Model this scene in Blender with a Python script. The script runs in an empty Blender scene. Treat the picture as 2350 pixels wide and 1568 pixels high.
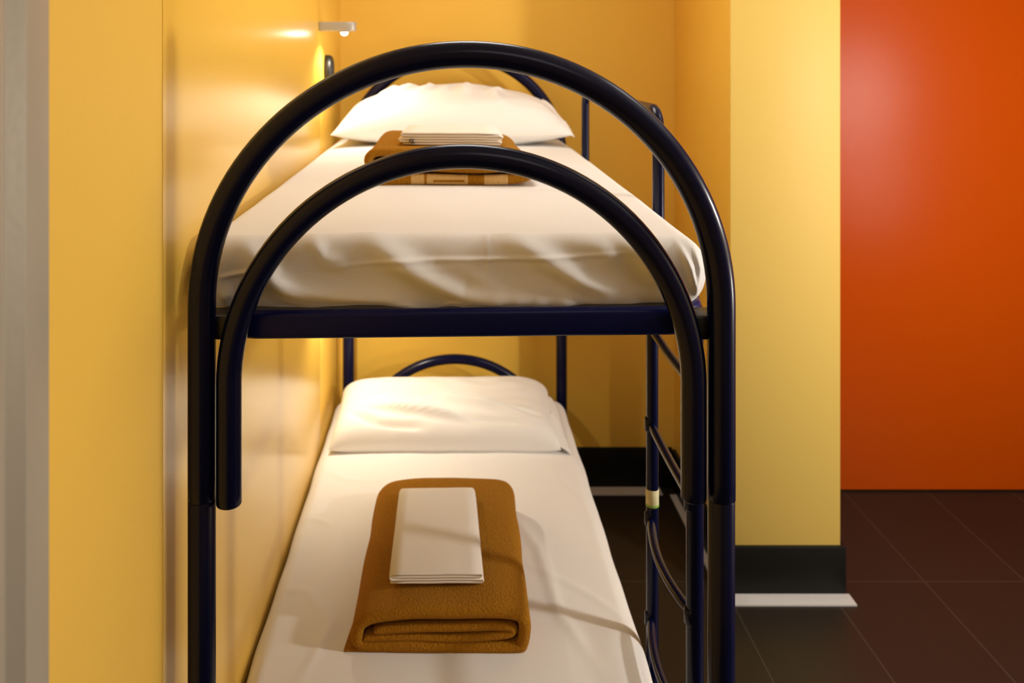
import bpy, bmesh, math, random
from mathutils import Vector, Matrix, noise
S = bpy.context.scene
C = S.collection
PI = math.pi
random.seed(4)

# ------------------------------------------------------------------ camera
H = 1.788            # eye height
F = 1900.0           # focal length in pixels of the 2350 wide frame
VX, VY = 1034.0, 130.0   # where lines running into the room meet
cd = bpy.data.cameras.new('camera'); cam = bpy.data.objects.new('camera', cd); C.objects.link(cam)
cam.location = (0, 0, H); cam.rotation_euler = (PI/2, 0, 0)
cd.sensor_width = 36; cd.lens = F/2350*36
cd.shift_x = (1175-VX)/2350; cd.shift_y = (VY-784)/2350
cd.clip_start = .02; cd.clip_end = 60
cd.dof.use_dof = True; cd.dof.focus_distance = 1.42; cd.dof.aperture_fstop = 4.0
S.camera = cam
# ------------------------------------------------------------------ light
w = bpy.data.worlds.new('world'); S.world = w; w.use_nodes = True
w.node_tree.nodes['Background'].inputs[0].default_value = (1, .8, .55, 1)
w.node_tree.nodes['Background'].inputs[1].default_value = .15
S.view_settings.view_transform = 'Standard'; S.view_settings.look = 'None'
S.view_settings.exposure = 0.17; S.view_settings.gamma = 1; S.view_settings.use_curve_mapping = False
def light(name, kind, loc, power, col, **k):
    d = bpy.data.lights.new(name, kind); d.energy = power; d.color = col
    rot = k.pop('rot', (0, 0, 0))
    for a, b in k.items(): setattr(d, a, b)
    o = bpy.data.objects.new(name, d); C.objects.link(o); o.location = loc; o.rotation_euler = rot
    return o
WARM = (1, .96, .925)
light('opposite_wall_lamp_light', 'POINT', (2.24, 1.34, 1.74), 76, WARM, shadow_soft_size=.07)
light('added_low_fill_light', 'POINT', (2.34, 1.36, 1.02), 27, WARM, shadow_soft_size=.10)  # added fill brightening the lower partition and lower bunk, no known lamp there
light('ceiling_lamp_light', 'AREA', (1.35, 1.75, 2.72), 3, WARM, shape='DISK', size=.5)
light('ceiling_lamp_light_alcove', 'AREA', (.10, 2.25, 2.72), 8.5, WARM, shape='DISK', size=.6)
light('ceiling_lamp_light_rear', 'AREA', (.5, -.4, 2.72), 4, WARM, shape='DISK', size=.9)
# reading lamps carry their own spots further down

# ------------------------------------------------------------------ materials
def nt(name):
    m = bpy.data.materials.new(name); m.use_nodes = True
    t = m.node_tree; return m, t, t.nodes['Principled BSDF']
def mat(name, col, rough=.5, spec=.5, metal=0, bump=0, bscale=200, coat=0, croug=.1, var=0, vscale=3, sheen=0, emis=None, estr=0):
    m, t, p = nt(name)
    p.inputs['Base Color'].default_value = (*col, 1); p.inputs['Roughness'].default_value = rough
    p.inputs['Specular IOR Level'].default_value = spec; p.inputs['Metallic'].default_value = metal
    p.inputs['Coat Weight'].default_value = coat; p.inputs['Coat Roughness'].default_value = croug
    if sheen: p.inputs['Sheen Weight'].default_value = sheen
    if emis: p.inputs['Emission Color'].default_value = (*emis, 1); p.inputs['Emission Strength'].default_value = estr
    if bump or var:
        tc = t.nodes.new('ShaderNodeTexCoord')
        if bump:
            n = t.nodes.new('ShaderNodeTexNoise'); n.inputs['Scale'].default_value = bscale; n.inputs['Detail'].default_value = 4
            b = t.nodes.new('ShaderNodeBump'); b.inputs['Strength'].default_value = bump; b.inputs['Distance'].default_value = .002
            t.links.new(tc.outputs['Object'], n.inputs['Vector']); t.links.new(n.outputs['Fac'], b.inputs['Height'])
            t.links.new(b.outputs['Normal'], p.inputs['Normal'])
        if var:
            n = t.nodes.new('ShaderNodeTexNoise'); n.inputs['Scale'].default_value = vscale; n.inputs['Detail'].default_value = 5
            r = t.nodes.new('ShaderNodeMix'); r.data_type = 'RGBA'
            r.inputs['A'].default_value = (*[c*(1-var) for c in col], 1); r.inputs['B'].default_value = (*[min(1, c*(1+var)) for c in col], 1)
            t.links.new(tc.outputs['Object'], n.inputs['Vector']); t.links.new(n.outputs['Fac'], r.inputs['Factor'])
            t.links.new(r.outputs['Result'], p.inputs['Base Color'])
    return m
YEL = (.84, .52, .078)
M = {}
M['wall'] = mat('yellow_paint', YEL, .55, .3, bump=.12, bscale=160, var=.03)
M['gloss'] = mat('yellow_gloss_panel', YEL, .30, .5, bump=.05, bscale=5, coat=.5, croug=.2)
M['pale'] = mat('pale_yellow_paint', (.73, .51, .12), .5, .3, bump=.1, bscale=160)
M['orange'] = mat('orange_laminate', (.56, .074, .0004), .27, .22, bump=.25, bscale=420)
M['ceil'] = mat('white_ceiling', (.62, .60, .54), .9, .2)
M['far'] = mat('muted_ochre_paint', (.30, .22, .12), .7, .2)
M['dark'] = mat('dark_baseboard', (.007, .0062, .005), .5, .2, bump=.1)
M['strip'] = mat('light_grey_strip', (.58, .56, .54), .6, .3)
M['navy'] = mat('navy_enamel', (.0025, .004, .030), .24, .28)
M['navy2'] = mat('navy_enamel_rim', (.002, .006, .085), .34, .22)
M['black'] = mat('black_plastic', (.01, .009, .008), .4, .5)
M['sheet'] = mat('white_sheet', (.81, .79, .765), .85, .2, bump=.12, bscale=600)
M['pcase'] = mat('white_pillowcase', (.83, .81, .78), .85, .2, bump=.1, bscale=500)
M['linen'] = mat('folded_linen', (.82, .76, .68), .85, .2, bump=.12, bscale=600)
M['steel'] = mat('brushed_steel', (.40, .355, .28), .42, .5, metal=.2, bump=.1, bscale=90)
M['lampgrey'] = mat('satin_grey', (.45, .42, .36), .4, .5, metal=.3)
M['lens'] = mat('lamp_lens', (.9, .9, .9), .3, emis=(1, .96, .86), estr=45)
M['tape'] = mat('cream_tape', (.70, .66, .40), .6, .3, var=.1, vscale=60)
M['tapeg'] = mat('green_tape_edge', (.25, .45, .08), .6, .3)
M['ink'] = mat('dark_ink', (.03, .03, .04), .7)

def wool(name, pattern=False):
    m, t, p = nt(name); L = t.links.new; N = t.nodes.new
    p.inputs['Roughness'].default_value = 1; p.inputs['Specular IOR Level'].default_value = .1
    p.inputs['Sheen Weight'].default_value = .08; p.inputs['Sheen Roughness'].default_value = .5
    p.inputs['Sheen Tint'].default_value = (.9, .6, .3, 1)
    tc = N('ShaderNodeTexCoord')
    n = N('ShaderNodeTexNoise'); n.inputs['Scale'].default_value = 220; n.inputs['Detail'].default_value = 6
    L(tc.outputs['Object'], n.inputs['Vector'])
    r = N('ShaderNodeMix'); r.data_type = 'RGBA'
    r.inputs['A'].default_value = (.27, .108, .006, 1); r.inputs['B'].default_value = (.44, .195, .013, 1)
    L(n.outputs['Fac'], r.inputs['Factor'])
    b = N('ShaderNodeBump'); b.inputs['Strength'].default_value = .9; b.inputs['Distance'].default_value = .007
    n2 = N('ShaderNodeTexNoise'); n2.inputs['Scale'].default_value = 190; n2.inputs['Detail'].default_value = 5
    L(tc.outputs['Object'], n2.inputs['Vector']); L(n2.outputs['Fac'], b.inputs['Height']); L(b.outputs['Normal'], p.inputs['Normal'])
    out = r.outputs['Result']
    if pattern:      # woven cream checks across the bottom fold
        sx = N('ShaderNodeSeparateXYZ'); L(tc.outputs['Object'], sx.inputs[0])
        cr = N('ShaderNodeValToRGB'); cr.color_ramp.interpolation = 'CONSTANT'
        e = cr.color_ramp.elements; e[0].position = 0; e[0].color = (0, 0, 0, 1); e[1].position = .02; e[1].color = (1, 1, 1, 1)
        for pos, v in ((.06, 0), (.285, 1), (.362, 0), (.378, 1), (.625, 0), (.72, 1), (.86, 0)):
            x = e.new(pos); x.color = (v, v, v, 1)
        mp = N('ShaderNodeMapRange'); mp.inputs['From Min'].default_value = -.205; mp.inputs['From Max'].default_value = .20
        L(sx.outputs['X'], mp.inputs['Value']); L(mp.outputs['Result'], cr.inputs['Fac'])
        dz = N('ShaderNodeMath'); dz.operation = 'SUBTRACT'; dz.inputs[1].default_value = .013; L(sx.outputs['Z'], dz.inputs[0])
        ab = N('ShaderNodeMath'); ab.operation = 'ABSOLUTE'; L(dz.outputs[0], ab.inputs[0])
        gt = N('ShaderNodeMath'); gt.operation = 'GREATER_THAN'; gt.inputs[1].default_value = .003; L(ab.outputs[0], gt.inputs[0])
        bx = N('ShaderNodeMath'); bx.operation = 'COMPARE'; bx.inputs[1].default_value = .002; bx.inputs[2].default_value = .038; L(sx.outputs['X'], bx.inputs[0])
        nb = N('ShaderNodeMath'); nb.operation = 'SUBTRACT'; nb.inputs[0].default_value = 1; L(bx.outputs[0], nb.inputs[1])
        mx = N('ShaderNodeMath'); mx.operation = 'MAXIMUM'; L(nb.outputs[0], mx.inputs[0]); L(gt.outputs[0], mx.inputs[1])
        fm = N('ShaderNodeMath'); fm.operation = 'MULTIPLY'; L(mx.outputs[0], fm.inputs[0]); L(cr.outputs['Color'], fm.inputs[1])
        m2 = N('ShaderNodeMix'); m2.data_type = 'RGBA'; m2.inputs['B'].default_value = (.66, .42, .16, 1)
        L(out, m2.inputs['A']); L(fm.outputs[0], m2.inputs['Factor']); out = m2.outputs['Result']
    L(out, p.inputs['Base Color']); return m
M['wool'] = wool('brown_wool'); M['woolp'] = wool('brown_wool_checked', True)

def tiles():
    m, t, p = nt('dark_floor_tiles'); L = t.links.new; N = t.nodes.new
    tc = N('ShaderNodeTexCoord'); sx = N('ShaderNodeSeparateXYZ'); L(tc.outputs['Object'], sx.inputs[0])
    ax = N('ShaderNodeMath'); ax.operation = 'ADD'; ax.inputs[1].default_value = 6.9-2.819; L(sx.outputs['Y'], ax.inputs[0])
    ay = N('ShaderNodeMath'); ay.operation = 'ADD'; ay.inputs[1].default_value = 3.45-1.613+.345*4; L(sx.outputs['X'], ay.inputs[0])
    cx = N('ShaderNodeCombineXYZ'); L(ax.outputs[0], cx.inputs[0]); L(ay.outputs[0], cx.inputs[1])
    b = N('ShaderNodeTexBrick'); b.offset = 0; b.inputs['Scale'].default_value = 1; b.inputs['Brick Width'].default_value = .69
    b.inputs['Row Height'].default_value = .345; b.inputs['Mortar Size'].default_value = .0022; b.inputs['Mortar Smooth'].default_value = .2
    b.inputs['Color1'].default_value = (.019, .0135, .0085, 1); b.inputs['Color2'].default_value = (.017, .012, .0077, 1); b.inputs['Mortar'].default_value = (.05, .038, .026, 1)
    L(cx.outputs[0], b.inputs['Vector']); L(b.outputs['Color'], p.inputs['Base Color'])
    n = N('ShaderNodeTexNoise'); n.inputs['Scale'].default_value = 300; L(tc.outputs['Object'], n.inputs['Vector'])
    bp = N('ShaderNodeBump'); bp.inputs['Strength'].default_value = .25; bp.inputs['Distance'].default_value = .001
    L(n.outputs['Fac'], bp.inputs['Height']); L(bp.outputs['Normal'], p.inputs['Normal'])
    p.inputs['Roughness'].default_value = .42; p.inputs['Specular IOR Level'].default_value = .45
    return m
M['tiles'] = tiles()

# ------------------------------------------------------------------ helpers
def mk(name, vf, m, parent=None, smooth=True, origin=None):
    v, f = vf
    o0 = Vector(origin) if origin is not None else (Vector(parent['_o']) if parent is not None and '_o' in parent else Vector((0, 0, 0)))
    me = bpy.data.meshes.new(name); me.from_pydata([tuple(Vector(q)-o0) for q in v], [], f); me.update()
    bm = bmesh.new(); bm.from_mesh(me); bmesh.ops.recalc_face_normals(bm, faces=bm.faces); bm.to_mesh(me); bm.free()
    if smooth:
        for p in me.polygons: p.use_smooth = True
    for q in (m if isinstance(m, (list, tuple)) else [m]): me.materials.append(q)
    o = bpy.data.objects.new(name, me); C.objects.link(o)
    if parent is not None: o.parent = parent
    elif origin is not None: o.location = o0
    o['_o'] = tuple(o0)
    return o
def thing(name, label, cat, loc, group=None):
    o = bpy.data.objects.new(name, None); C.objects.link(o); o.location = loc; o['_o'] = tuple(loc)
    o['label'] = label; o['category'] = cat
    if group: o['group'] = group
    return o
def tag(o, label, cat, group=None):
    o['label'] = label; o['category'] = cat
    if group: o['group'] = group
    return o
def struct(name, vf, m, smooth=False):
    o = mk(name, vf, m, None, smooth); o['kind'] = 'structure'; return o
def join(*vfs):
    V, Fc = [], []
    for v, f in vfs:
        n = len(V); V += [tuple(q) for q in v]; Fc += [tuple(i+n for i in g) for g in f]
    return V, Fc
def box(x0, y0, z0, x1, y1, z1):
    v = [(x, y, z) for x in (x0, x1) for y in (y0, y1) for z in (z0, z1)]
    return v, [(0, 1, 3, 2), (4, 6, 7, 5), (0, 4, 5, 1), (2, 3, 7, 6), (0, 2, 6, 4), (1, 5, 7, 3)]
def bevel(o, wd, seg=3):
    b = o.modifiers.new('bevel', 'BEVEL'); b.width = wd; b.segments = seg; b.limit_method = 'ANGLE'
    for p in o.data.polygons: p.use_smooth = True
    b.harden_normals = False
    return o
def tube(pts, r, n=28, cap=True, closed=False):
    pts = [Vector(p) for p in pts]; N = len(pts)
    rr = r if isinstance(r, (list, tuple)) else [r]*N
    V, Fc = [], []; up = None
    for i, p in enumerate(pts):
        if closed: t = (pts[(i+1) % N]-pts[i-1]).normalized()
        else: t = (pts[min(i+1, N-1)]-pts[max(i-1, 0)]).normalized()
        if up is None:
            up = t.orthogonal().normalized()
        up = (up - t*up.dot(t)).normalized(); sd = t.cross(up)
        for k in range(n):
            a = 2*PI*k/n; V.append(p+(up*math.cos(a)+sd*math.sin(a))*rr[i])
    for i in range(N if closed else N-1):
        j = (i+1) % N
        for k in range(n):
            l = (k+1) % n; Fc.append((i*n+k, i*n+l, j*n+l, j*n+k))
    if cap and not closed:
        Fc.append(tuple(range(n))[::-1]); Fc.append(tuple((N-1)*n+k for k in range(n)))
    return V, Fc
def rounded_tube(pts, r, n=24, e=.003):
    """tube whose two cut ends carry a small rounded lip"""
    pts = [Vector(p) for p in pts]; d0 = (pts[0]-pts[1]).normalized(); d1 = (pts[-1]-pts[-2]).normalized()
    P = [pts[0], pts[0]-d0*e*.4, pts[0]-d0*e]+pts[1:-1]+[pts[-1]-d1*e, pts[-1]-d1*e*.4, pts[-1]]
    R = [r-e, r-e*.3, r]+[r]*(len(pts)-2)+[r, r-e*.3, r-e]
    return tube(P, R, n)
def lin(a, b, n): return [a+(b-a)*i/n for i in range(n+1)]
def rbox(c, h, r, n=(24, 24, 8), fn=None):
    """closed rounded block of dense quads; fn(point, normal) -> point reshapes it"""
    def axis(hh, k, rad):
        q = [math.sin(t*PI/2) for t in lin(-1, 1, 2*k)]      # finer towards the edges
        return [x*hh*.6+hh*.4*(i/k-1) for i, x in enumerate(q)]
    A = [axis(h[i], n[i], r) for i in range(3)]
    idx, V, Fc = {}, [], []
    def vid(i, j, k):
        key = (i, j, k)
        if key not in idx:
            p = Vector((A[0][i], A[1][j], A[2][k]))
            q = Vector([max(-(h[a]-r), min(h[a]-r, p[a])) for a in range(3)]); d = p-q
            d = d.normalized() if d.length > 1e-9 else Vector((0, 0, 1))
            s = q+d*r
            wpt = s+Vector(c)
            if fn: wpt = fn(wpt, d)
            idx[key] = len(V); V.append(wpt)
        return idx[key]
    L0, L1, L2 = len(A[0])-1, len(A[1])-1, len(A[2])-1
    for i in range(L0):
        for j in range(L1):
            for k in (0, L2): Fc.append((vid(i, j, k), vid(i+1, j, k), vid(i+1, j+1, k), vid(i, j+1, k)))
    for i in range(L0):
        for k in range(L2):
            for j in (0, L1): Fc.append((vid(i, j, k), vid(i+1, j, k), vid(i+1, j, k+1), vid(i, j, k+1)))
    for j in range(L1):
        for k in range(L2):
            for i in (0, L0): Fc.append((vid(i, j, k), vid(i, j+1, k), vid(i, j+1, k+1), vid(i, j, k+1)))
    return V, Fc
def segd(p, a, b):
    ax, ay = a; bx, by = b; dx, dy = bx-ax, by-ay; L2 = dx*dx+dy*dy
    t = max(0, min(1, ((p[0]-ax)*dx+(p[1]-ay)*dy)/L2)); return math.hypot(p[0]-ax-dx*t, p[1]-ay-dy*t), t
FW = 1.0
def folds(p, ridges):
    """ridges: list of (polyline, width, height); returns summed fold height with tapering ends"""
    s = 0
    for line, wd, hgt in ridges:
        best = (9, 0); n = len(line)-1; wd *= FW
        for i in range(n):
            d, t = segd(p, line[i], line[i+1])
            if d < best[0]: best = (d, (i+t)/n)
        if best[0] < wd*4:
            s += hgt*math.exp(-(best[0]/wd)**2)*min(1, 4*best[1]*(1-best[1])+.12)
    return s

# ------------------------------------------------------------------ room
XL, YB = -.458, 3.445
struct('floor', box(-1.2, -1.6, -.05, 2.8, 3.6, 0), M['tiles'])
struct('ceiling', box(-1.2, -1.6, 2.75, 2.8, 3.6, 2.8), M['ceil'])
struct('wall_left', box(-.62, -1.6, 0, XL-.0008, 3.6, 2.75), M['wall'])
struct('wall_back', box(XL-.0008, YB, 0, 2.8, 3.6, 2.75), M['wall'])
struct('wall_right', box(2.62, -1.6, 0, 2.8, YB, 2.75), M['far'])
struct('wall_front', box(XL-.0008, -1.6, 0, 2.62, -1.45, 2.75), M['far'])
o = struct('wall_partition', box(.932, 2.76, 0, 1.300, YB, 2.75), [M['pale'], M['wall']])
for p in o.data.polygons:
    if p.normal.x < -.5: p.material_index = 1
bevel(o, .003, 2)
o = struct('trim_1', box(XL-.0008, 1.318, .0, XL, 2.905, 2.75), M['gloss'])   # glossy wall panel beside the bunk
BH = .160
def base(name, *bxs):
    o = struct(name, join(*bxs), M['dark']); bevel(o, .0015, 2); return o
base('baseboard_back', box(XL+.012, YB-.013, 0, .919, YB, BH+.004))
base('baseboard_partition', box(.919, 2.747, 0, 1.313, 2.7599, BH), box(.919, 2.76, 0, .9319, YB-.0135, BH), box(1.3001, 2.76, 0, 1.313, YB-.05, BH))
base('baseboard_left', box(XL, -1.4, 0, XL+.012, YB-.001, BH))
def wedge(ax, x0, x1, y0, y1): return None
struct('trim_2', box(XL+.012, YB-.073, 0, .865, YB-.0131, .004), M['strip'])
struct('trim_3', box(.865, 2.692, 0, 1.322, 2.7469, .005), M['strip'])
struct('trim_4', box(.893, 2.7471, 0, .9188, YB-.0733, .004), M['strip'])
o = struct('door_1', box(1.325, 3.405, .006, 2.58, 3.440, 2.6), M['orange']); bevel(o, .002, 2)
# metal door frame standing close to the camera on the left: flat leg with a rounded nose
pr = []
for k in range(9):
    a = PI*k/8; pr.append((-.440+.016*math.sin(a), .762-.018+.018*math.cos(a)))
prof = [(-.4579, .862), (-.418, .862), (-.418, .815), (-.430, .800), (-.430, .780)]+[(-.432+.018*math.sin(PI*k/10), .760+.020*math.cos(PI*k/10)) for k in range(11)]+[(-.4579, .740)]
n = len(prof)
V = [(x, y, z) for z in (0, 2.7) for x, y in prof]
o = struct('trim_5', (V, [tuple(range(n)), tuple(range(2*n-1, n-1, -1))]+[(i, (i+1) % n, (i+1) % n+n, i+n) for i in range(n)]), M['steel'])
bevel(o, .003, 3)

# ------------------------------------------------------------------ bunk bed
Y0, Y1 = 1.355, 3.305
XC, HA = .018, .425            # centre and half width between posts
R = .0225
bed = thing('bunk_bed', 'dark navy tubular metal bunk bed with round arched ends standing along the yellow wall', 'bunk bed', (XC, 2.33, 0))
def arch(xc, a, b, zc, y, z0l, z0r, n=64, sk=0.0):
    P = [(xc-a, y, z) for z in lin(z0l, zc, 10)[:-1]]
    for i in range(n+1):
        t = PI-PI*i/n; P.append((xc+a*math.cos(t), y, zc+b*math.sin(t)+sk*math.sin(t)*math.cos(t)))
    P += [(xc+a, y, z) for z in lin(zc, z0r, 10)[1:]]
    return P
ZC = H-(700-VY)/1402*1.0; BA = 575/1402
ZS = H-(1143-VY)/1402
for nm, y in (('footboard_frame', Y0), ('headboard_frame', Y1)):
    fr = mk(nm, rounded_tube(arch(XC, HA, BA, ZC, y, ZS, ZS, sk=.008), R, 32, .0006), M['navy'], bed)
    for s in (-1, 1):
        mk('post', rounded_tube([(XC+s*HA, y, .012), (XC+s*HA, y, .5), (XC+s*HA, y, ZS-.0005)], R-.0002 if s < 0 else R-.0009, 32, .0007), M['navy'], fr)
        mk('foot_cap', rounded_tube([(XC+s*HA, y, 0), (XC+s*HA, y, .015), (XC+s*HA, y, .03)], R+.003, 24, .003), M['black'], fr)
    # small arch behind the upper mattress end, tubes hanging down past the rim
    yi = y-.004 if y == Y0 else y+.004
    xi = (1058.5-VX)/1402; ai = 531.5/1402; zi = H-(880-VY)/1402; bi = 522/1402
    mk('inner_arch', rounded_tube(arch(xi, ai, bi, zi, yi, H-(1155-VY)/1402, H-(1143-VY)/1402, sk=.004), .0205, 32, .003), M['navy'], bed)
    zl = .579-ai
    mk('lower_arch', rounded_tube(arch(xi, ai, ai, zl, yi, .09, .09), .0195, 32, .003), M['navy'], bed)

def rim(zb, zt, tilt, x0=-.398, x1=.440, y0=1.392, y1=3.272, rad=.075, th=.022):
    """pressed metal rim: rounded rectangle in plan, rounded section"""
    ctr = []
    for cx, cy, a0 in ((x1-rad, y1-rad, 0), (x0+rad, y1-rad, 90), (x0+rad, y0+rad, 180), (x1-rad, y0+rad, 270)):
        for k in range(13):
            a = math.radians(a0+90*k/12); ctr.append((cx, cy, math.cos(a), math.sin(a)))
    rb = .010; sec = []
    for (sx, sz, a0) in ((0, zt-rb, 0), (-th+2*rb, zt-rb, 90), (-th+2*rb, zb+rb, 180), (0, zb+rb, 270)):
        for k in range(6):
            a = math.radians(a0+90*k/5); sec.append((sx-rb+rb*math.cos(a), sz+rb*math.sin(a)))
    V, Fc = [], []; n = len(sec); N = len(ctr)
    for cx, cy, c, s in ctr:
        for d, z in sec:
            x = cx+(rad+d)*c; V.append((x, cy+(rad+d)*s, z+tilt*(x-XC)))
    for i in range(N):
        for k in range(n):
            V0 = i*n+k; V1 = i*n+(k+1) % n; j = (i+1) % N
            Fc.append((V0, V1, j*n+(k+1) % n, j*n+k))
    return V, Fc
ZR0, ZR1 = 1.314, 1.362
def platform(zb, zt, tilt, nm):
    o = mk(nm, rim(zb, zt, tilt), M['navy2'], bed)
    for k in range(13):
        y = 1.50+k*.139
        mk('slat', box(-.385, y-.03, zb+.014, .425, y+.03, zb+.022), M['navy'], o, False)
    for s in (-1, 1):
        for y, yd in ((Y0, 1), (Y1, -1)):
            xo = XC+s*HA
            b = mk('bracket', box(min(xo, xo-s*.052), min(y+yd*.010, y+yd*.062), zb+.006, max(xo, xo-s*.052), max(y+yd*.010, y+yd*.062), zt-.002), M['black'], o)
            bevel(b, .004, 2)
    return o
platform(ZR0, ZR1, .0104, 'upper_rim')
platform(.282, .330, 0, 'lower_rim')
# guard rail: bent tube on the open side of the upper bunk
XG = .470
def ucurve(x, ya, yb, z0, zt, r):
    P = [(x, ya, z) for z in lin(z0, zt-r, 6)[:-1]]
    P += [(x, ya+r-r*math.cos(a), zt-r+r*math.sin(a)) for a in lin(0, PI/2, 10)]
    P += [(x, yb-r+r*math.sin(a), zt-r+r*math.cos(a)) for a in lin(0, PI/2, 10)]
    P += [(x, yb, z) for z in lin(zt-r, z0, 6)[1:]]
    return P
g = mk('guard_rail', rounded_tube(ucurve(XG, 1.872, 2.885, 1.30, 1.665, .05), .0135, 24, .002), M['navy'], bed)
for y in (1.872, 2.885): mk('clamp', join(box(.436, y-.018, 1.325, .487, y+.018, 1.352)), M['black'], g, False)
# ladder on the same side
YN, YF = 1.594, 1.929
zs = [1.157, .932, .712, .480, .25]
lad = mk('ladder_rails', join(*[join(rounded_tube([(XG, y, .0), (XG, y, .6), (XG, y, 1.30), (XG-.012, y, 1.335)], rr, 24, .002)) for y, rr in ((YN, .0165), (YF, .0140))]), M['navy'], bed)
for i, z in enumerate(zs):
    bow = (0, 0, .020, .022, .02)[i]
    P = [(XG-.004-bow*math.sin(PI*t), YF+(YN-YF)*t, z-.004*math.sin(PI*t)) for t in lin(0, 1, 16)]
    rr = [.0065+.003*min(1, min(t, 1-t)*9) for t in lin(0, 1, 16)]
    rg = mk('rung', tube(P, rr, 18), M['navy'], lad)
    for y in (YN, YF):
        rad = .0165 if y == YN else .014
        b = mk('rung_joint', rounded_tube([(XG-.006, y, z-.016), (XG-.006, y, z), (XG-.006, y, z+.016)], rad-.002, 18, .003), M['navy'], rg)
zt = [H-(1121-VY)*YF/F, H-(1158-VY)*YF/F]
tp = mk('tape_wrap', rounded_tube([(XG, YF, zt[1]), (XG, YF, sum(zt)/2), (XG, YF, zt[0])], .0150, 24, .0006), M['tape'], lad)
tp['label'] = 'cream tape wrapped round the ladder post'
mk('tape_edge', rounded_tube([(XG, YF, zt[1]-.002), (XG, YF, zt[1]+.001), (XG, YF, zt[1]+.004)], .0153, 24, .0004), M['tapeg'], tp)

# ------------------------------------------------------------------ mattresses in fitted sheets
def nearpt(px, py, Y=1.42): return ((px-VX)*Y/F, H-(py-VY)*Y/F)
def PL(*pts): return [nearpt(*p) for p in pts]
RID = [(PL((515, 545), (600, 600), (660, 665), (760, 735)), .010, .0045),
       (PL((540, 595), (640, 650), (760, 680), (900, 700), (960, 715)), .014, .0100),
       (PL((690, 545), (745, 600), (800, 615)), .008, .004),
       (PL((800, 530), (880, 585), (960, 630), (1060, 680), (1250, 715), (1400, 722)), .013, .0095),
       (PL((1000, 600), (1150, 660), (1330, 700)), .014, .003),
       (PL((1100, 520), (1180, 565), (1260, 605), (1340, 650), (1420, 690)), .011, .006),
       (PL((1120, 430), (1105, 500), (1118, 560), (1122, 640)), .003, .0018),
       (PL((860, 715), (930, 700), (975, 712)), .005, .005),
       (PL((1010, 712), (1040, 695), (1120, 712)), .005, .005),
       (PL((740, 618), (900, 603), (1100, 601), (1300, 598), (1450, 590)), .003, .0022),
       (PL((1400, 545), (1470, 590), (1530, 660)), .010, .005),
       (PL((1270, 545), (1360, 570), (1430, 600)), .012, .004),
       (PL((1560, 560), (1585, 620), (1605, 690)), .006, .005),
       (PL((1600, 560), (1612, 620), (1600, 690)), .006, .004),
       (PL((500, 640), (560, 625), (600, 620)), .004, .003),
       (PL((505, 690), (540, 670)), .008, .004)]
def mattress_fn(ztop, seed, near=True, low=False):
    def fn(p, d):
        q = Vector(p)
        top = max(0, d.z); side = math.sqrt(max(0, 1-d.z*d.z))
        # crown of the top and bulge of the sides
        ex = 1-min(1, abs(q.x-0)/.456)**4
        q.z += .010*ex*top
        nv = noise.noise(Vector((q.x*3.1, q.y*2.2, seed)))*.004+noise.noise(Vector((q.x*9, q.y*5, seed+3)))*.0014
        q.z += nv*top
        if near and q.y < 1.6 and side > .05:
            h = folds((p.x, p.z), [(a, w_*(1.45 if w_ > .006 else 1.1), g_*(2.0 if w_ > .006 else 1.5)) for a, w_, g_ in RID])
            h += noise.noise(Vector((p.x*7, p.z*16, 2.2)))*.003
            if d.z < 0 and d.y < 0:      # sheet falls straight and tucks in with a wavy hem
                q.y -= (1-math.sqrt(max(0, 1-d.z*d.z)))*.046*.9
                lowz = -d.z
                q.z -= lowz**2*(.004*noise.noise(Vector((p.x*10, 0, 5)))+.008*math.exp(-((p.x+.05)/.03)**2)+.007*math.exp(-((p.x-.06)/.05)**2)+.004*math.exp(-((p.x-.2)/.1)**2)-.002)
                q.y -= lowz**2*.005*noise.noise(Vector((p.x*28, 0, 1)))
                q.z += .0104*p.x*lowz
            q.y -= h*max(0, -d.y)*1.35
            q.z += h*.3*top
        if side > .3 and abs(d.x) > .3:
            hh = noise.noise(Vector((q.y*6, q.z*8, seed+7)))*.004-.0035
            q.x += hh*(1 if d.x > 0 else -1)*side
        return q
    return fn
um = mk('mattress', rbox((-.002, 2.345, 1.412), (.454, .922, .054), .046, (150, 90, 40), mattress_fn(1.465, 1.0)), M['sheet'], None, origin=(0, 2.345, 1.358))
tag(um, 'upper mattress in a creased white fitted sheet, lying on the raised bunk', 'mattress', None)
LR = [([(.0, 1.5), (.0, 2.0), (.0, 2.9)], .0025, .0016),
      ([(-.33, 1.75), (-.28, 1.95), (-.36, 2.08), (-.44, 2.1)], .012, .003),
      ([(-.44, 2.42), (-.38, 2.40), (-.33, 2.36)], .008, .003),
      ([(.17, 2.45), (.24, 2.25), (.26, 2.0), (.33, 1.8)], .016, .004),
      ([(.20, 2.18), (.33, 2.08), (.43, 1.97)], .012, .0035),
      ([(.33, 2.75), (.36, 2.6), (.42, 2.5)], .012, .003),
      ([(-.42, 2.7), (-.33, 2.62), (-.2, 2.6)], .01, .0025)]
def low_fn(p, d):
    q = mattress_fn(.44, 5.0, False)(p, d)
    if d.z > .2: q.z += folds((p.x, p.y), LR)*d.z
    return q
lm = mk('mattress', rbox((-.002, 2.345, .384), (.454, .922, .056), .050, (70, 120, 12), low_fn), M['sheet'], None, origin=(0, 2.345, .328))
tag(lm, 'lower mattress in a plain white sheet, under the raised bunk beside the wall', 'mattress', None)

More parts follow.
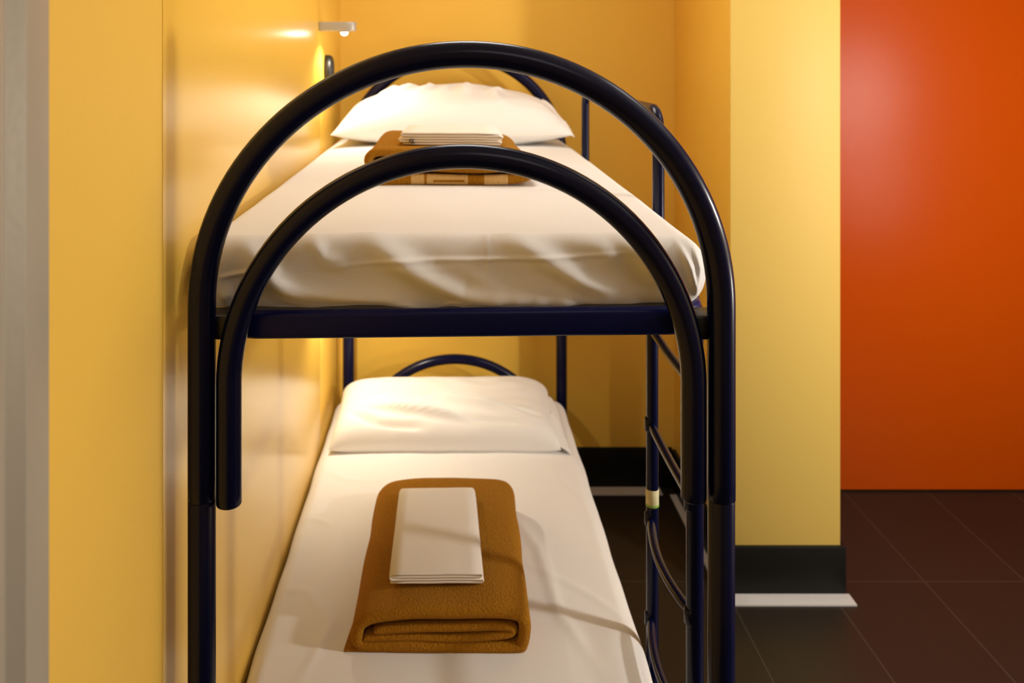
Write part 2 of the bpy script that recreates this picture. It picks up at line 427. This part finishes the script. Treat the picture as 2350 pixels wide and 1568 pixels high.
# ------------------------------------------------------------------ pillows
def pillow(cx, cy, cz, W, D, T, tilt, ridges, seed, pk=2.0, bot=.75, uexp=2.6, pinch=.07, top_flat=2.2, yaw=0, n=110, warp=None):
    """stuffed case: two skins meeting in a seam, pinched corners; local u across, v front to back"""
    V, Fc, idx = [], [], {}
    m = int(n*.7)
    rot = Matrix.Rotation(yaw, 3, 'Z') @ Matrix.Rotation(tilt, 3, 'X')
    def pos(i, j, s):
        u = math.sin((i/n-.5)*PI*.999); v = math.sin((j/m-.5)*PI*.999)
        au, av = abs(u), abs(v)
        pin = 1-pinch*(1-av**2)*au**6; pin2 = 1-pinch*(1-au**2)*av**6
        x = u*W/2*pin; y = v*D/2*pin2
        h = T/2*(max(0, 1-au**uexp))**.5*(max(0, 1-av**top_flat))**.55
        h *= 1+.06*noise.noise(Vector((u*2, v*2, seed)))
        z = s*h*(1.0 if s > 0 else bot)
        e = (max(0, 1-au**6)*max(0, 1-av**6))
        if s > 0: z += pk*folds((u, v), ridges)*min(1, e*2)
        z += .004*noise.noise(Vector((u*5, v*5, seed+s)))*e
        p = Vector((x, y, z))
        if warp: p = warp(p, u, v, s)
        p = rot @ p
        return p+Vector((cx, cy, cz))
    def vid(i, j, s):
        if i in (0, n) or j in (0, m): s = 0
        k = (i, j, s)
        if k not in idx: idx[k] = len(V); V.append(pos(i, j, s))
        return idx[k]
    for s in (-1, 1):
        for i in range(n):
            for j in range(m):
                q = [vid(i, j, s), vid(i+1, j, s), vid(i+1, j+1, s), vid(i, j+1, s)]
                q = list(dict.fromkeys(q))
                if len(q) > 2: Fc.append(tuple(q))
    return (V, Fc), rot
def flap_mesh(pts_a, pts_b, amp, seed, n=24, m=10):
    """open end of a pillowcase: cloth strip between two edges"""
    def along(P, t):
        x = t*(len(P)-1); i = min(int(x), len(P)-2); return Vector(P[i]).lerp(Vector(P[i+1]), x-i)
    V = []
    for i in range(n+1):
        a = along(pts_a, i/n); b = along(pts_b, i/n)
        for j in range(m+1):
            t = j/m; p = a.lerp(b, t); p.z += amp*math.sin(t*PI)+.004*noise.noise(Vector((i*.4, j*.3, seed))); V.append(p)
    return V, [(i*(m+1)+j, i*(m+1)+j+1, (i+1)*(m+1)+j+1, (i+1)*(m+1)+j) for i in range(n) for j in range(m)]
# upper pillow, plump, leaning on the head end
RU = [([(-.45, .1), (-.55, -.25), (-.68, -.5)], .05, .007), ([(-.30, .12), (-.42, -.2), (-.58, -.55)], .035, .007),
      ([(-.16, .08), (-.22, -.2), (-.32, -.5)], .035, .006), ([(-.02, 0), (-.05, -.2), (-.12, -.45)], .03, .004), ([(.15, .1), (.1, -.3), (.12, -.7)], .05, .006),
      ([(.45, 0), (.35, -.4), (.4, -.75)], .05, .006), ([(-.75, -.3), (-.7, -.7)], .04, .005)]
(vf, _r) = pillow(.005, 3.065, 1.535, .84, .42, .295, math.radians(5), RU, 3.3, pk=3.2, bot=.46, uexp=2.0, top_flat=2.6)
up = mk('pillow', vf, M['pcase'], None, origin=(.0, 3.09, 1.47))
tag(up, 'plump white pillow leaning against the arched head end of the upper bunk', 'pillow', None)
f1 = mk('pillowcase_end', flap_mesh([(.30, 2.93, 1.525), (.33, 3.02, 1.575), (.345, 3.12, 1.63)], [(.445, 2.965, 1.500), (.425, 3.02, 1.545), (.405, 3.10, 1.568)], .012, 1), M['pcase'], up)
sd = f1.modifiers.new('thick', 'SOLIDIFY'); sd.thickness = .002
# lower pillow, flatter with a folded front
RL = [([(-.55, -.1), (-.1, -.42), (.3, -.66), (.7, -.78)], .05, -.012), ([(-.7, -.32), (-.3, -.55), (.2, -.72)], .045, .012),
      ([(-.2, .05), (.2, -.25), (.75, -.5)], .08, .010), ([(-.85, -.45), (-.6, -.75), (-.2, -.86)], .05, -.010),
      ([(.3, -.2), (.6, -.4), (.85, -.55)], .04, -.006)]
def wl(p, u, v, s):
    if s > 0: p.z += .012*max(0, v)*(1-abs(u)**6)*(1+.5*u)
    return p
(vf, _r) = pillow(-.020, 2.985, .480, .785, .385, .17, math.radians(6), RL, 8.1, pk=3.2, bot=.42, uexp=9, pinch=.02, top_flat=6, warp=wl)
lp = mk('pillow', vf, M['pcase'], None, origin=(.0, 2.98, .44))
tag(lp, 'flat wide white pillow on the lower bunk, lit from the left', 'pillow', None)
f2 = mk('pillowcase_end', flap_mesh([(.335, 2.805, .474), (.355, 2.95, .520), (.350, 3.10, .525)], [(.408, 2.792, .447), (.400, 2.93, .462), (.398, 3.12, .478)], .008, 5), M['pcase'], lp)
sd = f2.modifiers.new('thick', 'SOLIDIFY'); sd.thickness = .002

# ------------------------------------------------------------------ folded blankets and linen
def smooth_path(P, k=10):
    """Catmull-Rom through the points"""
    P = [Vector((*p, 0)) for p in P]; out = []
    for i in range(len(P)-1):
        p0 = P[max(i-1, 0)]; p1 = P[i]; p2 = P[i+1]; p3 = P[min(i+2, len(P)-1)]
        for j in range(k):
            t = j/k
            out.append(.5*((2*p1)+(-p0+p2)*t+(2*p0-5*p1+4*p2-p3)*t*t+(-p0+3*p1-3*p2+p3)*t**3))
    out.append(P[-1]); return [(p.x, p.y) for p in out]
def ribbon(path, th, y0, y1, ny=30, end=.012, k=8, fn=None, smooth=True):
    """cloth folded along `path` (x,z) and running from y0 to y1, rounded cut edges"""
    P = smooth_path(path, k) if smooth else path
    n = len(P); nor = []
    for i in range(n):
        a = P[max(i-1, 0)]; b = P[min(i+1, n-1)]; dx, dz = b[0]-a[0], b[1]-a[1]; L = math.hypot(dx, dz) or 1
        nor.append((-dz/L, dx/L))
    ys = [y0+end*(1-math.cos(a)) for a in lin(0, PI/2, 4)]+lin(y0+end, y1-end, ny)[1:-1]+[y1-end+end*math.sin(a) for a in lin(0, PI/2, 4)]
    V, Fc = [], []
    for y in ys:
        dd = min(y-y0, y1-y); s = 1 if dd >= end else math.sqrt(max(0, 1-(1-dd/end)**2))
        s = max(s, .03)
        ring = []
        for sg, rng in ((1, range(n)), (-1, range(n-1, -1, -1))):
            for i in rng:
                e = min(i, n-1-i); es = 1 if e >= 3 else (.25, .7, .92)[e]
                t = th/2*s*es
                ring.append(Vector((P[i][0]+sg*nor[i][0]*t, y, P[i][1]+sg*nor[i][1]*t)))
        for q in ring: V.append(fn(q) if fn else q)
    N = 2*n
    for a in range(len(ys)-1):
        for i in range(N):
            j = (i+1) % N; Fc.append((a*N+i, a*N+j, (a+1)*N+j, (a+1)*N+i))
    for a in (0, len(ys)-1):
        for i in range(n-1): Fc.append((a*N+i, a*N+i+1, a*N+N-2-i, a*N+N-1-i))
    return V, Fc
def place(fn_rot, ox, oy, oz, wob=.0025, seed=0, round_back=None):
    c, s = math.cos(fn_rot), math.sin(fn_rot)
    def f(p):
        q = Vector(p)
        q.z += wob*noise.noise(Vector((p.x*7, p.y*6, seed)))*(.3+min(1, p.z/.05))
        q.x += wob*noise.noise(Vector((p.y*7, p.z*20, seed+4)))
        if round_back:
            L, r = round_back      # soften plan corners at the far end
            e = (q.y-(L-r))/r
            if e > 0: q.x *= 1-.13*(1-math.sqrt(max(0, 1-min(1, e)**2)))
            q.z -= .02*max(0, e)**3*(q.z/.1)
        return Vector((ox+q.x*c-q.y*s, oy+q.x*s+q.y*c, oz+q.z))
    return f
# lower blanket: outer wrap, with a tongue folded into the opening
LB = (-.022, 1.853, .447)
pf = place(math.radians(-.6), *LB, wob=.004, seed=2, round_back=(.61, .06))
outer = [(-.03, .0145), (-.10, .0145), (-.165, .013), (-.184, .022), (-.187, .044), (-.180, .063), (-.154, .077), (-.10, .084), (-.03, .088), (.08, .091), (.155, .089), (.182, .078), (.189, .050), (.186, .022), (.165, .012), (.05, .012), (-.16, .012)]
outer2 = [(-.172, .028), (-.140, .031), (-.06, .031), (.03, .031), (.10, .034), (.150, .040), (.163, .048), (.150, .057), (.08, .057), (0, .054), (-.08, .050), (-.152, .046)]
lbk = mk('blanket', join(ribbon(outer, .028, .0, .61, 44, .014, fn=pf), ribbon(outer2, .020, .004, .60, 30, .012, fn=pf)), M['wool'], None, origin=LB)
tag(lbk, 'plain brown wool blanket folded on the lower bunk', 'blanket', None)
# thin under layer showing past the wall side edge
und = [(-.218, .004), (-.20, .006), (-.12, .006), (.0, .005)]
def skew(p):
    q = Vector(p); q.x = q.x+(.036*(q.y/.42) if q.x < -.12 else 0); return pf(q)
mk('under_fold', ribbon(und, .008, .004, .54, 30, .006, fn=skew), M['wool'], lbk)
# upper blanket
UB = (-.006, 2.005, 1.474)
pu = place(math.radians(-.5), *UB, wob=.004, seed=9, round_back=(.50, .06))
bot = [(-.195, .008), (-.1, .014), (.0, .015), (.1, .015), (.17, .017), (.196, .028), (.190, .040), (.165, .042)]
top = [(.178, .046), (.10, .043), (.0, .042), (-.10, .044), (-.165, .044), (-.192, .052), (-.190, .072), (-.165, .082), (-.08, .079), (.0, .078), (.08, .078), (.15, .074), (.178, .060), (.172, .048)]
ubk = mk('blanket', ribbon(top, .021, .0, .49, 40, .012, fn=pu), M['wool'], None, origin=UB)
tag(ubk, 'brown wool blanket with cream woven checks, folded on the upper bunk', 'blanket', None)
x = mk('checked_fold', ribbon(bot, .024, -.004, .50, 30, .011, fn=pu), M['woolp'], ubk); x['label'] = 'bottom fold with cream woven checks'
# folded linen
def serp(w, th, n, z0=0, jog=()):
    """flat zig-zag stack of n layers"""
    P = []; z = z0+th/2
    for k in range(n):
        j = jog[k] if k < len(jog) else 0
        a, b = (-w/2+j, w/2+j) if k % 2 == 0 else (w/2+j, -w/2+j)
        for t in lin(.0, 1, 8): P.append((a+(b-a)*t, z))
        z += th*1.06
        if k < n-1: P.append((b+(th*.5 if b > a else -th*.5), z-th*.53))
    return P
def towel(cx, cy, cz, rotd, w, l, layers, th, seed, label, jog=(), lift=0):
    f0 = place(math.radians(rotd), cx, cy, cz, wob=.0006, seed=seed)
    def f(p):
        q = Vector(p); q.x *= 1+.04*(1-q.y/l)
        e = (q.y-(l-.03))/.03
        if e > 0: q.x *= 1-.12*(1-math.sqrt(max(0, 1-min(1, e)**2))); q.z *= 1-.35*e*e
        q.z += .0018*noise.noise(Vector((q.x*14, q.y*11, seed)))+lift*max(0, (q.x/(w/2)))**2
        return f0(q)
    o = mk('folded_linen', ribbon(serp(w, th, layers, 0, jog), th*.97, 0, l, 30, .003, fn=f, smooth=False), M['linen'], None, origin=(cx, cy, cz))
    return tag(o, label, 'linen')
towel(-.034, 1.930, .5575, .6, .205, .400, 4, .0060, 3, 'white folded sheet set lying on the plain brown blanket of the lower bunk', jog=(0, .003, -.002, 0))
o = towel(.002, 2.075, 1.5655, -1, .235, .25, 5, .0062, 6, 'white folded sheet set on the checked blanket of the upper bunk', jog=(0, -.006, .003, 0, -.002))
# small printed marks on the near left corner of its edge
mk_v = []
for (dx, dz, hx, hz) in ((-.104, .010, .0012, .0022), (-.101, .0145, .0012, .0012), (-.097, .0085, .0013, .002), (-.0955, .0135, .0022, .0012), (-.099, .005, .001, .001), (-.093, .006, .001, .001)):
    mk_v.append(box(.002+dx-hx, 2.0755-.0016, 1.5665+dz-hz, .002+dx+hx, 2.0755+.004, 1.5665+dz+hz))
mk('printed_mark', join(*mk_v), M['ink'], o, False)

# ------------------------------------------------------------------ reading lamps and socket
def lamp(z, y, label):
    L = thing('reading_lamp', label, 'lamp', (XL, y, z), 'reading lamps on the wall beside the bunk')
    # arm: flat bar with a rounded tip
    pts = [(XL, -.022), (XL+.092, -.022)]+[(XL+.092+.036*math.sin(a), -.022*math.cos(a)) for a in lin(0, PI, 16)[1:-1]]+[(XL+.092, .022), (XL, .022)]
    n = len(pts); V = [(px, y+py, zz) for zz in (z-.016, z+.016) for px, py in pts]
    o = mk('arm', (V, [tuple(range(n)), tuple(range(2*n-1, n-1, -1))]+[(i, (i+1) % n, (i+1) % n+n, i+n) for i in range(n)]), M['lampgrey'], L)
    bevel(o, .004, 3)
    mk('collar', tube([(XL+.086, y, z-.021), (XL+.086, y, z-.015)], .020, 24), M['lampgrey'], L)
    V, Fc = [], []
    for i in range(7):
        a = PI/2*i/6
        for k in range(20): V.append((XL+.086+.0125*math.cos(a)*math.cos(k*PI/10), y+.0125*math.cos(a)*math.sin(k*PI/10), z-.021-.010*math.sin(a)))
    for i in range(6):
        for k in range(20): Fc.append((i*20+k, i*20+(k+1) % 20, (i+1)*20+(k+1) % 20, (i+1)*20+k))
    mk('bulb', (V, Fc), M['lens'], L)
    return L
ZL = H+(VY-61)*2.9/F
lamp(ZL, 2.90, 'small grey reading lamp on the wall above the upper pillow')
light('reading_lamp_spot', 'SPOT', (XL+.086, 2.90, ZL-.040), 5.5, (1, .90, .74), spot_size=math.radians(150), spot_blend=.7, shadow_soft_size=.012)
lamp(1.10, 2.90, 'small grey reading lamp above the lower pillow, hidden under the upper bunk')
light('reading_lamp_spot', 'SPOT', (XL+.086, 2.90, 1.10-.040), 13, (1, .90, .74), spot_size=math.radians(150), spot_blend=.7, shadow_soft_size=.012)
# dark oval wall socket cover near the corner
def oval(cx, cy, cz, dx, ry, rz, n=32):
    V, Fc = [], []
    prof = [(0, 1), (dx*.6, 1), (dx*.9, .88), (dx, .7), (dx*.9, .55), (dx*.55, .5)]
    for t, s in prof:
        for k in range(n):
            a = 2*PI*k/n; V.append((cx+t, cy+ry*s*math.cos(a), cz+rz*s*math.sin(a)))
    for i in range(len(prof)-1):
        for k in range(n): Fc.append((i*n+k, i*n+(k+1) % n, (i+1)*n+(k+1) % n, (i+1)*n+k))
    Fc.append(tuple(range(n))); Fc.append(tuple((len(prof)-1)*n+k for k in range(n)))
    return V, Fc
so = mk('wall_socket', oval(XL-.0008, 3.03, 1.738, .030, .036, .056), M['black'], None, origin=(XL-.0008, 3.03, 1.738))
tag(so, 'dark oval wall fitting beside the upper pillow, below the grey lamp', 'wall fitting')
mk('inset', tube([(XL+.012, 3.03, 1.738), (XL+.016, 3.03, 1.738)], .017, 20), M['lampgrey'], so)
for o in bpy.data.objects:
    if '_o' in o: del o['_o']
